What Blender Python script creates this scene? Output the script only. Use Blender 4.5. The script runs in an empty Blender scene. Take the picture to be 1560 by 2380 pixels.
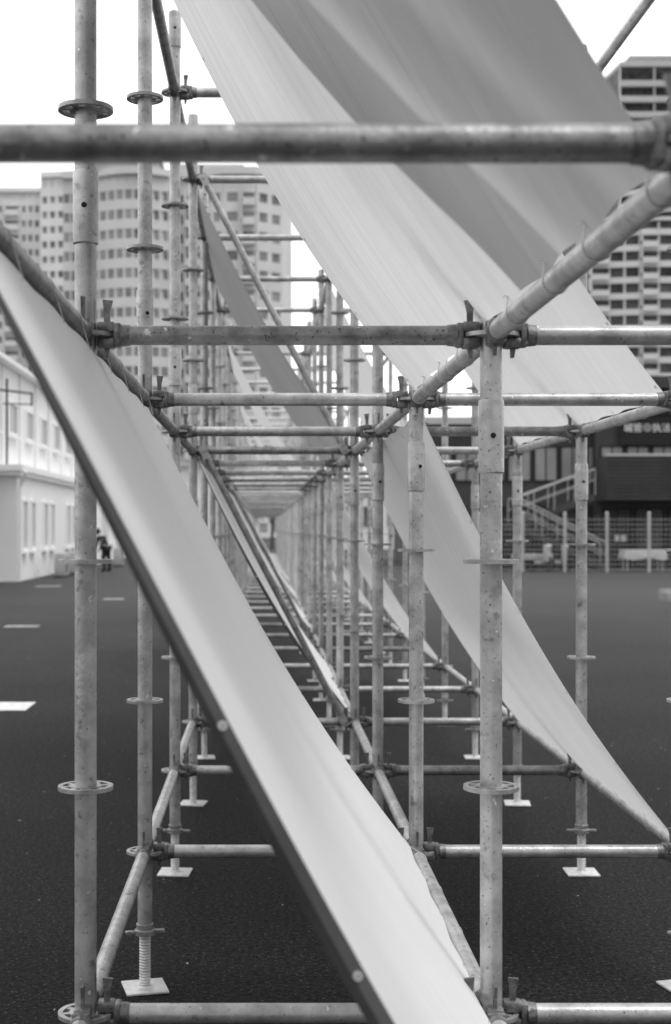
import bpy, bmesh, math, random
from mathutils import Vector, Matrix
random.seed(7)
R = math.radians
scene = bpy.context.scene
C = scene.collection
F = 3150.0; VX = 614.0; HY = 1226.0; EYE = 1.53
def PX(px, D): return (px - VX) / F * D
def PZ(py, D): return EYE + (HY - py) / F * D

# ------------------------------------------------------------------ helpers
def tube(bm, p0, p1, r, seg=18, r1=None, caps=True):
    p0 = Vector(p0); p1 = Vector(p1); d = (p1 - p0).normalized()
    a = d.orthogonal().normalized(); b = d.cross(a)
    if r1 is None: r1 = r
    A = []; B = []
    for i in range(seg):
        t = 2*math.pi*i/seg; o = a*math.cos(t) + b*math.sin(t)
        A.append(bm.verts.new(p0 + o*r)); B.append(bm.verts.new(p1 + o*r1))
    for i in range(seg):
        j = (i+1) % seg
        bm.faces.new((A[i], A[j], B[j], B[i]))
    if caps:
        bm.faces.new(A[::-1]); bm.faces.new(B)
def sweep(bm, pts, r, seg=6):
    pts = [Vector(p) for p in pts]; rings = []
    for k, p in enumerate(pts):
        d = (pts[min(k+1, len(pts)-1)] - pts[max(k-1, 0)]).normalized()
        a = d.cross(Vector((0.31, 0.2, 0.93))).normalized(); b = d.cross(a)
        rings.append([bm.verts.new(p + (a*math.cos(2*math.pi*i/seg) + b*math.sin(2*math.pi*i/seg))*r) for i in range(seg)])
    for k in range(len(rings)-1):
        for i in range(seg):
            j = (i+1) % seg
            bm.faces.new((rings[k][i], rings[k][j], rings[k+1][j], rings[k+1][i]))
    bm.faces.new(rings[0][::-1]); bm.faces.new(rings[-1])
def box(bm, x0, x1, y0, y1, z0, z1, bev=0.0):
    vs = [bm.verts.new((x, y, z)) for z in (z0, z1) for y in (y0, y1) for x in (x0, x1)]
    fs = [(0,2,3,1), (4,5,7,6), (0,1,5,4), (2,6,7,3), (0,4,6,2), (1,3,7,5)]
    faces = [bm.faces.new([vs[i] for i in f]) for f in fs]
    if bev > 0:
        es = list({e for f in faces for e in f.edges})
        bmesh.ops.bevel(bm, geom=es, offset=bev, segments=2, affect='EDGES', profile=0.5)
def obox(bm, c, d, n, hw, hn, z0, z1):
    """box around c, half-width hw along d, half-depth hn along n"""
    c = Vector(c); vs = []
    for z in (z0, z1):
        for sn in (-1, 1):
            for sd in (-1, 1):
                p = c + d*hw*sd + n*hn*sn; vs.append(bm.verts.new((p.x, p.y, z)))
    for f in [(0,2,3,1), (4,5,7,6), (0,1,5,4), (2,6,7,3), (0,4,6,2), (1,3,7,5)]:
        bm.faces.new([vs[i] for i in f])
def lathe(bm, prof, seg=20, c=(0,0,0)):
    rings = []
    for r, z in prof:
        rings.append([bm.verts.new((c[0]+r*math.cos(2*math.pi*i/seg), c[1]+r*math.sin(2*math.pi*i/seg), c[2]+z)) for i in range(seg)])
    for k in range(len(rings)-1):
        for i in range(seg):
            j = (i+1) % seg
            bm.faces.new((rings[k][i], rings[k][j], rings[k+1][j], rings[k+1][i]))
    bm.faces.new(rings[0][::-1]); bm.faces.new(rings[-1])
def annulus(bm, r0, r1, z0, z1, seg=32):
    rr = []
    for r, z in ((r0, z0), (r1, z0), (r1, z1), (r0, z1)):
        rr.append([bm.verts.new((r*math.cos(2*math.pi*i/seg), r*math.sin(2*math.pi*i/seg), z)) for i in range(seg)])
    for k in range(4):
        a = rr[k]; b = rr[(k+1) % 4]
        for i in range(seg):
            j = (i+1) % seg
            bm.faces.new((a[i], a[j], b[j], b[i]))
def prism(bm, pts, z0, z1):
    A = [bm.verts.new((x, y, z0)) for x, y in pts]; B = [bm.verts.new((x, y, z1)) for x, y in pts]
    n = len(pts)
    for i in range(n):
        j = (i+1) % n
        bm.faces.new((A[i], A[j], B[j], B[i]))
    bm.faces.new(A[::-1]); bm.faces.new(B)
def BM(): return bmesh.new()
def to_mesh(name, bm, mat, smooth=True, recalc=True):
    if recalc: bmesh.ops.recalc_face_normals(bm, faces=bm.faces)
    me = bpy.data.meshes.new(name); bm.to_mesh(me); bm.free()
    me.materials.append(mat)
    if smooth:
        me.shade_smooth(); me.set_sharp_from_angle(angle=R(38))
    return me
def obj(name, bm, mat, parent=None, smooth=True, recalc=True):
    o = bpy.data.objects.new(name, to_mesh(name, bm, mat, smooth, recalc)); C.objects.link(o)
    if parent: o.parent = parent
    return o
def tag(o, label, cat, group=None, kind=None):
    o['label'] = label
    if cat: o['category'] = cat
    if group: o['group'] = group
    if kind: o['kind'] = kind
    return o
def thing(name, label, cat, loc=(0,0,0), rz=0, group=None):
    o = bpy.data.objects.new(name, None); C.objects.link(o); o.empty_display_size = 0.1
    o.location = loc; o.rotation_euler = (0, 0, rz)
    return tag(o, label, cat, group)
def copy_tree(o, parent=None):
    c = o.copy(); C.objects.link(c); c.parent = parent
    for ch in list(o.children): copy_tree(ch, c)
    return c

# ------------------------------------------------------------------ materials
def mat(name, lo, hi, scale=8.0, rough=0.6, metal=0.0, bump=0.0, bscale=None, stretch=(1,1,1), detail=4, speck=None, rnd=True, spec=0.5, far_sheen=None):
    m = bpy.data.materials.new(name); m.use_nodes = True
    nt = m.node_tree; N = nt.nodes; L = nt.links
    p = N['Principled BSDF']; p.inputs['Roughness'].default_value = rough; p.inputs['Metallic'].default_value = metal
    p.inputs['Specular IOR Level'].default_value = spec
    tc = N.new('ShaderNodeTexCoord'); mp = N.new('ShaderNodeMapping'); mp.inputs['Scale'].default_value = stretch
    vec = tc.outputs['Object']
    if rnd:
        oi = N.new('ShaderNodeObjectInfo'); ml = N.new('ShaderNodeMath'); ml.operation = 'MULTIPLY'; ml.inputs[1].default_value = 53.0
        L.new(oi.outputs['Random'], ml.inputs[0])
        ad = N.new('ShaderNodeVectorMath'); ad.operation = 'ADD'
        L.new(vec, ad.inputs[0]); L.new(ml.outputs[0], ad.inputs[1]); vec = ad.outputs[0]
    L.new(vec, mp.inputs['Vector'])
    n = N.new('ShaderNodeTexNoise'); n.inputs['Scale'].default_value = scale; n.inputs['Detail'].default_value = detail; n.inputs['Roughness'].default_value = 0.6
    L.new(mp.outputs[0], n.inputs['Vector'])
    r = N.new('ShaderNodeValToRGB'); r.color_ramp.elements[0].position = 0.32; r.color_ramp.elements[1].position = 0.68
    r.color_ramp.elements[0].color = (lo, lo, lo, 1); r.color_ramp.elements[1].color = (hi, hi, hi, 1)
    L.new(n.outputs['Fac'], r.inputs['Fac'])
    col = r.outputs['Color']
    for sp in (speck or []):
        sscale, thr, sval, wdt = sp
        n2 = N.new('ShaderNodeTexNoise'); n2.inputs['Scale'].default_value = sscale; n2.inputs['Detail'].default_value = 2
        L.new(vec, n2.inputs['Vector'])
        r2 = N.new('ShaderNodeValToRGB'); r2.color_ramp.elements[0].position = thr; r2.color_ramp.elements[1].position = thr + wdt
        L.new(n2.outputs['Fac'], r2.inputs['Fac'])
        mx = N.new('ShaderNodeMixRGB'); mx.inputs[2].default_value = (sval, sval, sval, 1)
        L.new(r2.outputs['Color'], mx.inputs[0]); L.new(col, mx.inputs[1]); col = mx.outputs[0]
    if far_sheen:   # grazing sheen of the far ground painted in as lighter colour with distance
        y0, y1, gain = far_sheen
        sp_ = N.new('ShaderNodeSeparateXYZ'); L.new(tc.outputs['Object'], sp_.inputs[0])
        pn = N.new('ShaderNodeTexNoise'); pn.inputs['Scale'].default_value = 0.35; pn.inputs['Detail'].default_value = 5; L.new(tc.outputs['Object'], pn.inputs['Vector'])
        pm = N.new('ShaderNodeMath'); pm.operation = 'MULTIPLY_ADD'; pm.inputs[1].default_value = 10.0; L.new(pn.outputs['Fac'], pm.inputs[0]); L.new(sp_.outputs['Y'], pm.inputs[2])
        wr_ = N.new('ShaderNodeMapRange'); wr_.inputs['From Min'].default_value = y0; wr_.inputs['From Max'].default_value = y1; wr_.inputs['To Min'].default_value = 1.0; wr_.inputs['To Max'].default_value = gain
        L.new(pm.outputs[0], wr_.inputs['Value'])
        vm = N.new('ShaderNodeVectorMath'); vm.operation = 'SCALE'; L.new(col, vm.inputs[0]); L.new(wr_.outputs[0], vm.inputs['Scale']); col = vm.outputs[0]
    L.new(col, p.inputs['Base Color'])
    if bump:
        nb = N.new('ShaderNodeTexNoise'); nb.inputs['Scale'].default_value = bscale or scale*4; nb.inputs['Detail'].default_value = 3
        L.new(vec, nb.inputs['Vector'])
        b = N.new('ShaderNodeBump'); b.inputs['Strength'].default_value = bump; b.inputs['Distance'].default_value = 0.004
        L.new(nb.outputs['Fac'], b.inputs['Height']); L.new(b.outputs[0], p.inputs['Normal'])
    return m
M = {}
M['galv'] = mat('galvanised_steel', 0.31, 0.57, 14, 0.38, 0.45, 0.25, 90, speck=[(150, 0.66, 0.10, 0.06), (38, 0.62, 0.18, 0.14), (60, 0.72, 0.85, 0.04)])
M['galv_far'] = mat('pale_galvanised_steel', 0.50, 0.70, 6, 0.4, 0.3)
M['galv_dark'] = mat('weathered_steel', 0.16, 0.36, 18, 0.40, 0.45, 0.35, 90, speck=[(130, 0.63, 0.06, 0.08), (50, 0.70, 0.6, 0.04)])
M['ring'] = mat('galvanised_ring', 0.25, 0.48, 30, 0.4, 0.45, 0.3, 90)
M['cast'] = mat('cast_iron', 0.10, 0.26, 45, 0.42, 0.55, 0.5, 120)
M['jack'] = mat('zinc_plate', 0.45, 0.68, 30, 0.5, 0.3, 0.2)
M['hole'] = mat('dark_hole', 0.008, 0.012, 10, 0.9)
M['asphalt'] = mat('asphalt', 0.0004, 0.020, 50, 0.78, 0, 0.8, 50, rnd=False, detail=6, speck=[(31, 0.755, 0.45, 0.02), (85, 0.63, 0.08, 0.05)], spec=0.08, far_sheen=(12.0, 36.0, 5.0))
M['paint'] = mat('white_line_paint', 0.5, 0.7, 14, 0.7, bump=0.2)
M['paint_worn'] = mat('worn_line_paint', 0.16, 0.4, 9, 0.75, bump=0.2)
M['white_wall'] = mat('white_panel', 0.84, 0.89, 0.6, 0.6, rnd=False)
M['white_trim'] = mat('white_trim', 0.84, 0.89, 2, 0.5)
M['glass'] = mat('window_glass', 0.10, 0.2, 0.4, 0.15)
M['glass_far'] = mat('far_window_glass', 0.08, 0.40, 0.18, 0.3)
M['conc'] = mat('pale_render', 0.60, 0.72, 0.12, 0.8, rnd=False)
M['conc2'] = mat('grey_render', 0.42, 0.54, 0.12, 0.8, rnd=False)
M['conc3'] = mat('bright_render', 0.68, 0.80, 0.12, 0.8, rnd=False)
M['dark_clad'] = mat('dark_cladding', 0.035, 0.06, 1.2, 0.6, rnd=False)
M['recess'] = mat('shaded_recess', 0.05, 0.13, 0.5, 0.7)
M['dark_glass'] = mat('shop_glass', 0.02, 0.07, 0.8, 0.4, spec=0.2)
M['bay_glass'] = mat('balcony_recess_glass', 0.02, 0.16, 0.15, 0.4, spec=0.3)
M['mid_glass'] = mat('panel_glass', 0.22, 0.34, 0.8, 0.3)
M['fence'] = mat('white_fence_paint', 0.45, 0.56, 3, 0.6)
M['wire'] = mat('fence_wire', 0.45, 0.55, 3, 0.6)
M['black'] = mat('black_fabric', 0.01, 0.02, 12, 0.85)
M['skin'] = mat('skin_tone', 0.3, 0.36, 6, 0.6)
M['rope'] = mat('white_cord', 0.55, 0.7, 80, 0.8)
M['hem'] = mat('dark_folded_hem', 0.05, 0.095, 6, 0.6)
M['ac'] = mat('ac_casing', 0.4, 0.5, 3, 0.6)
M['acdark'] = mat('ac_grille', 0.12, 0.18, 3, 0.6)
M['leaf'] = mat('foliage', 0.03, 0.1, 2.5, 0.7)
M['bark'] = mat('bark', 0.05, 0.12, 8, 0.9)

def tarp_mat(name, base, trans, ramp=None, skew=0.0, streak=0.07, bump=0.14):
    m = bpy.data.materials.new(name); m.use_nodes = True
    nt = m.node_tree; N = nt.nodes; L = nt.links
    N.remove(N['Principled BSDF']); out = N['Material Output']
    uv = N.new('ShaderNodeUVMap'); uv.uv_map = 'uv'
    mp = N.new('ShaderNodeMapping'); mp.inputs['Scale'].default_value = (0.8, 46, 1)
    L.new(uv.outputs[0], mp.inputs[0])
    n = N.new('ShaderNodeTexNoise'); n.inputs['Scale'].default_value = 1.0; n.inputs['Detail'].default_value = 6; n.inputs['Distortion'].default_value = 0.4
    L.new(mp.outputs[0], n.inputs['Vector'])
    mr = N.new('ShaderNodeMapRange'); mr.inputs['From Min'].default_value = 0.3; mr.inputs['From Max'].default_value = 0.7
    mr.inputs['To Min'].default_value = base*(1-streak); mr.inputs['To Max'].default_value = min(0.95, base*(1+streak))
    L.new(n.outputs['Fac'], mr.inputs['Value'])
    col = mr.outputs[0]
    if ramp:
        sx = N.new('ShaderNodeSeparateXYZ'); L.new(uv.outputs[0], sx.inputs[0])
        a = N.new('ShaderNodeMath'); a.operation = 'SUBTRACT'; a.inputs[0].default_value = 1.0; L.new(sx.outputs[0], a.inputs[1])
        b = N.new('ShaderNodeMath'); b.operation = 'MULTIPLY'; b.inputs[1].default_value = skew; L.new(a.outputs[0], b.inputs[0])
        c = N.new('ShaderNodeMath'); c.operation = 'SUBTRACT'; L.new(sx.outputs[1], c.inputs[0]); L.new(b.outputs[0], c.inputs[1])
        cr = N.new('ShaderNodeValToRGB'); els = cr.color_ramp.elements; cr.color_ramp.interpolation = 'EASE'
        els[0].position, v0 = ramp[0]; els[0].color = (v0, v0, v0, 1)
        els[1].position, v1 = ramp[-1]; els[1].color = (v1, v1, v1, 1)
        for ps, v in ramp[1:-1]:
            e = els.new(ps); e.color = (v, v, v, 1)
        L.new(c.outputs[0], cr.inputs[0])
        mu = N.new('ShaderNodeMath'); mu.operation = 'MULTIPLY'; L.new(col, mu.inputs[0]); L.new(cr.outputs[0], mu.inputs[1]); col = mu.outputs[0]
    d = N.new('ShaderNodeBsdfDiffuse'); t = N.new('ShaderNodeBsdfTranslucent'); g = N.new('ShaderNodeBsdfGlossy'); g.inputs['Roughness'].default_value = 0.3
    mx = N.new('ShaderNodeMixShader'); mx.inputs[0].default_value = trans
    L.new(col, d.inputs[0]); L.new(col, t.inputs[0]); L.new(d.outputs[0], mx.inputs[1]); L.new(t.outputs[0], mx.inputs[2])
    mg = N.new('ShaderNodeMixShader'); mg.inputs[0].default_value = 0.10; L.new(mx.outputs[0], mg.inputs[1]); L.new(g.outputs[0], mg.inputs[2])
    bp = N.new('ShaderNodeBump'); bp.inputs['Strength'].default_value = bump; bp.inputs['Distance'].default_value = 0.01
    L.new(n.outputs['Fac'], bp.inputs['Height'])
    for s in (d, t, g): L.new(bp.outputs[0], s.inputs['Normal'])
    L.new(mg.outputs[0], out.inputs[0])
    return m
M['tarp_top'] = tarp_mat('white_tarpaulin', 0.86, 0.25, streak=0.025, bump=0.2)
M['tarp_under'] = tarp_mat('translucent_tarpaulin', 0.68, 0.55, streak=0.045, bump=0.45)
M['tarp_dark'] = tarp_mat('grey_printed_tarpaulin', 0.27, 0.45, streak=0.12)
M['tarp_shade_bands'] = tarp_mat('shade_banded_tarpaulin', 0.70, 0.6, skew=0.40, streak=0.06, bump=0.7,  # shading of the sheet's folds painted into the colour as tone bands
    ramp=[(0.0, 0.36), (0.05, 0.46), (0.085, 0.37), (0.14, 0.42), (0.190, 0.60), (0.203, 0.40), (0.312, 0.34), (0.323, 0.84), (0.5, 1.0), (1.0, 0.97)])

# ------------------------------------------------------------------ ground
bm = BM(); box(bm, -900, 900, -30, 1500, -0.4, 0.0)
g = obj('ground', bm, M['asphalt'], smooth=False); tag(g, 'dark speckled asphalt yard under the scaffold', 'ground', kind='structure')
marks = [(-14, 72, 1633, 1652, 'nearest white painted dash on the asphalt at the left edge'),
         (12, 90, 1454, 1458, 'white painted dash second from the front on the left asphalt'),
         (240, 288, 1391, 1394, 'white painted dash seen just left of the second left post'),
         (84, 142, 1361.5, 1364, 'farthest white painted dash close to the white building')]
for i, (x0, x1, y0, y1, lab) in enumerate(marks):
    D0 = EYE*F/(y1-HY); D1 = EYE*F/(y0-HY); Dm = (D0+D1)/2
    bm = BM(); box(bm, PX(x0, Dm), PX(x1, Dm), D0, D1, 0.002, 0.005)
    tag(obj('painted_marking', bm, M['paint'] if i == 0 else M['paint_worn'], smooth=False), lab, 'road marking')

# ------------------------------------------------------------------ scaffold
COL = (-0.395, 0.503, 1.402)
LV = (0.455, 1.955, 3.455)
def PY(n): return 1.5 + 1.5*n
ORD = ['first', 'second', 'third', 'fourth', 'fifth', 'sixth', 'seventh', 'eighth', 'ninth', 'tenth', 'eleventh', 'twelfth']
ROW = ['left', 'middle', 'right']

def ring_bm():
    bm = BM()
    annulus(bm, 0.0235, 0.036, -0.0045, 0.0045, 28)
    annulus(bm, 0.050, 0.061, -0.0045, 0.0045, 36)
    for k in range(8):
        a = k*math.pi/4 + math.pi/8
        d = Vector((math.cos(a), math.sin(a), 0)); n = Vector((-math.sin(a), math.cos(a), 0))
        obox(bm, d*0.043, d, n, 0.0085, 0.006, -0.0036, 0.0036)
    return bm
RING = to_mesh('ring_plate', ring_bm(), M['ring'])
def pobj(name, me, parent, loc=(0,0,0)):
    o = bpy.data.objects.new(name, me); C.objects.link(o); o.parent = parent; o.location = loc; return o
def make_post(sleeves, label, top=3.80):
    t = thing('scaffold_post', label, 'scaffold post')
    bm = BM(); tube(bm, (0,0,0.215), (0,0,top), 0.0242, 24)
    obj('tube', bm, M['galv'], t)
    for z0, z1 in sleeves:
        bm = BM(); lathe(bm, [(0.0245, z0-0.003), (0.0282, z0), (0.0282, z1-0.004), (0.0268, z1)], 24)
        s = obj('joint_sleeve', bm, M['galv'], t)
        bm = BM(); zc = (z0+z1)/2
        tube(bm, (0.004, -0.0262, zc), (0.004, -0.0289, zc), 0.0062, 14)
        obj('pin_hole', bm, M['hole'], s)
    for k in range(7): pobj('ring_plate', RING, t, (0, 0, 0.455+0.5*k))
    bm = BM(); prof = [(0.018, 0.004)]
    z = 0.012
    while z < 0.30:
        prof += [(0.0165, z), (0.0195, z+0.003), (0.0195, z+0.0045), (0.0165, z+0.0075)]; z += 0.0095
    lathe(bm, prof, 18)
    j = obj('screw_jack', bm, M['jack'], t)
    bm = BM(); lathe(bm, [(0.02, 0.178), (0.034, 0.18), (0.034, 0.196), (0.029, 0.199), (0.029, 0.215), (0.0245, 0.218)], 20)
    box(bm, 0.03, 0.066, -0.008, 0.008, 0.182, 0.194, 0.003); box(bm, -0.066, -0.03, -0.008, 0.008, 0.182, 0.194, 0.003)
    obj('wing_nut', bm, M['galv_dark'], j)
    bm = BM(); box(bm, -0.07, 0.07, -0.07, 0.07, 0.0005, 0.008, 0.002); lathe(bm, [(0.026, 0.0082), (0.0215, 0.013)], 18)
    obj('base_plate', bm, M['jack'], j)
    return t
protos = [make_post([(2.158, 2.318), (3.655, 3.812)], ''), make_post([(1.652, 1.812), (3.655, 3.812)], ''), make_post([(1.652, 1.812)], '', 3.66)]
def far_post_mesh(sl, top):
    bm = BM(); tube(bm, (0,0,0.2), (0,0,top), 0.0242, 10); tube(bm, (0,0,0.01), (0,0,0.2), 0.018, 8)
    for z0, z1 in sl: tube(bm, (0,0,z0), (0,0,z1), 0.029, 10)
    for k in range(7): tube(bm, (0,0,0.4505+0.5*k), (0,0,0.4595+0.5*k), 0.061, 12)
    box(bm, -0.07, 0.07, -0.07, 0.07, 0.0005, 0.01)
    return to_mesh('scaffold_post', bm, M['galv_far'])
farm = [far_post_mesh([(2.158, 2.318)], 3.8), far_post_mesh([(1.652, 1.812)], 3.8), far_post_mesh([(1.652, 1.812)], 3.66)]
NP = 36; ND = 12; NL = 20
used = [False, False, False]
for n in range(NP):
    for c in range(3):
        if n < ND:
            proto = protos[c]
            o = proto if not used[c] else copy_tree(proto)
            used[c] = True
            o.rotation_euler.z = R(random.uniform(-9, 9)) if n != 2 else R(14)
            o['label'] = 'mottled grey steel scaffold post in the %s row, %s frame counting from the front' % (ROW[c], ORD[n])
            o['group'] = 'upright posts of the scaffold'
        else:
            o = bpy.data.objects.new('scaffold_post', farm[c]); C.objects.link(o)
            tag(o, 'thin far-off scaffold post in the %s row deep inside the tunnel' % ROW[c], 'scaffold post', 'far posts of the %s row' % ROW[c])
        o.location = (COL[c] + random.uniform(-.003, .003), PY(n), 0)

# ledgers -----------------------------------------------------------
def head_bm(sgn, L):
    bm = BM()
    def fx(x): return x if sgn > 0 else L - x
    def bx(x0, x1, y, z0, z1, bev):
        a, b = sorted((fx(x0), fx(x1))); box(bm, a, b, -y, y, z0, z1, bev)
    bx(0.0265, 0.066, 0.0185, 0.0062, 0.029, 0.005)
    bx(0.0265, 0.066, 0.0185, -0.029, -0.0062, 0.005)
    bx(0.0625, 0.080, 0.0205, -0.0265, 0.0265, 0.006)
    tube(bm, (fx(0.078), 0, 0), (fx(0.098), 0, 0), 0.0250, 20, r1=0.0232)
    return bm
def wedge_bm(sgn, L):
    bm = BM()
    def fx(x): return x if sgn > 0 else L - x
    prof = [(0.042, -0.050), (0.050, -0.050), (0.053, -0.033), (0.0545, 0.052), (0.0605, 0.077), (0.0375, 0.079), (0.0405, 0.052)]
    A = [bm.verts.new((fx(x), -0.0035, z)) for x, z in prof]; B = [bm.verts.new((fx(x), 0.0035, z)) for x, z in prof]
    k = len(prof)
    for i in range(k):
        j = (i+1) % k; bm.faces.new((A[i], A[j], B[j], B[i]))
    bm.faces.new(A[::-1]); bm.faces.new(B)
    return bm
def make_ledger(L, m):
    t = thing('scaffold_ledger', '', 'scaffold ledger')
    bm = BM(); tube(bm, (0.094, 0, 0), (L-0.094, 0, 0), 0.0215, 22)
    obj('tube', bm, m, t)
    for s in (1, -1):
        h = obj('wedge_head', head_bm(s, L), M['cast'], t)
        obj('wedge', wedge_bm(s, L), M['cast'], h, smooth=False)
    return t
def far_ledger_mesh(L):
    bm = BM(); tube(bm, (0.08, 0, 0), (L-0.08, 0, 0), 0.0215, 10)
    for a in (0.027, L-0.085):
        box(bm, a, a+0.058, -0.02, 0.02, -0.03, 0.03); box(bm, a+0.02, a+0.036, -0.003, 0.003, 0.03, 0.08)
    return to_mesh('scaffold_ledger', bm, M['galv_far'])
LT, LG = COL[1]-COL[0], 1.5
pT = [make_ledger(LT, M['galv']), make_ledger(LT, M['galv_dark'])]; pG = [make_ledger(LG, M['galv']), make_ledger(LG, M['galv_dark'])]
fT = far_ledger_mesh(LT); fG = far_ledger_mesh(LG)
LEV = ['lowest', 'middle', 'topmost']
usedL = {}
def place(proto_list, k, far, isfar, loc, rz, label, group):
    if isfar:
        o = bpy.data.objects.new('scaffold_ledger', far); C.objects.link(o); tag(o, label, 'scaffold ledger', group)
    else:
        p = proto_list[k]
        o = p if id(p) not in usedL else copy_tree(p)
        usedL[id(p)] = p
        tag(o, label, 'scaffold ledger', group)
    o.location = loc; o.rotation_euler.z = rz
for n in range(NL):
    for li, z in enumerate(LV):
        for b in range(2):
            side = 'between left and middle posts' if b == 0 else 'between middle and right posts'
            isfar = n >= 10
            if isfar:
                lab = 'short far-off %s cross rail %s deep in the tunnel' % (LEV[li], side); grp = 'far %s cross rails %s' % (LEV[li], side)
            else:
                lab = '%s horizontal cross rail %s, %s frame counting from the front' % (LEV[li], side, ORD[n]); grp = 'cross rails of the scaffold'
            if n == 0 and li == 1 and b == 0: lab = 'blurred grey rail crossing the whole picture in the foreground'
            dark = 1 if (n in (0, 1, 4) and li == 1 and b == 0) or (n == 3 and b == 1) else 0
            place(pT, dark, fT, isfar, (COL[b], PY(n), z), 0, lab, grp)
for n in range(NL-1):
    for li, z in enumerate(LV):
        for c in range(3):
            isfar = n >= 10
            if isfar:
                lab = 'far-off %s lengthwise rail of the %s row receding into the tunnel' % (LEV[li], ROW[c]); grp = 'far %s lengthwise rails of the %s row' % (LEV[li], ROW[c])
            else:
                lab = '%s lengthwise rail of the %s row, from %s to %s frame' % (LEV[li], ROW[c], ORD[n], ORD[n+1]); grp = 'lengthwise rails of the scaffold'
            dark = 1 if (c == 0 and li >= 1) else 0
            place(pG, dark, fG, isfar, (COL[c], PY(n), z), math.pi/2, lab, grp)
for p in pT + pG:
    if id(p) not in usedL:
        for ch in list(p.children):
            for g2 in list(ch.children): bpy.data.objects.remove(g2)
            bpy.data.objects.remove(ch)
        bpy.data.objects.remove(p)
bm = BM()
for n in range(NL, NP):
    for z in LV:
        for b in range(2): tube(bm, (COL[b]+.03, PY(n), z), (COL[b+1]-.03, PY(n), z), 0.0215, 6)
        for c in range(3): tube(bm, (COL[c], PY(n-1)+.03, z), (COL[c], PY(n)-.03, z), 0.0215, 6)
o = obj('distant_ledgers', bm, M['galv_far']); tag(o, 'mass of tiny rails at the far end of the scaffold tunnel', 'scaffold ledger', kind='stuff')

# diagonal braces
def brace(p0, p1, lab, m=None):
    p0 = Vector(p0); p1 = Vector(p1)
    t = thing('diagonal_brace', lab, 'scaffold brace', p0)
    d = p1 - p0; u = d.normalized()
    bm = BM(); tube(bm, u*0.05, d - u*0.05, 0.0185, 16); obj('tube', bm, m or M['galv'], t)
    for s, q in ((1, Vector((0,0,0))), (-1, d)):
        bm = BM()
        a = q + u*0.07*s; b2 = q - u*0.022*s
        n = Vector((0, 1, 0)); w = u.cross(n).normalized()*0.021
        vs = []
        for e in (-0.006, 0.006):
            for pt in (a + w, b2 + w, b2 - w, a - w): vs.append(bm.verts.new(pt + n*e))
        for f in [(0,1,2,3), (7,6,5,4), (0,4,5,1), (1,5,6,2), (2,6,7,3), (3,7,4,0)]: bm.faces.new([vs[i] for i in f])
        tube(bm, q + Vector((0,-.012,0)), q + Vector((0,.03,0)), 0.008, 10)
        obj('flattened_end', bm, M['galv'], t)
    return t
brace((COL[0]+.06, PY(4)-.045, 3.455), (COL[1]-.06, PY(4)-.045, 1.955), 'pale diagonal brace beside the grey upper sheet in the fifth frame')
brace((COL[0]+.06, PY(4)-.045, 1.955), (COL[1]-.06, PY(4)-.045, 0.455), 'dark diagonal brace along the second lower white sheet', M['galv_dark'])
brace((COL[0]+.06, PY(8)-.045, 1.955), (COL[1]-.06, PY(8)-.045, 0.455), 'thin far diagonal brace along the third lower white sheet', M['galv_dark'])

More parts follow.
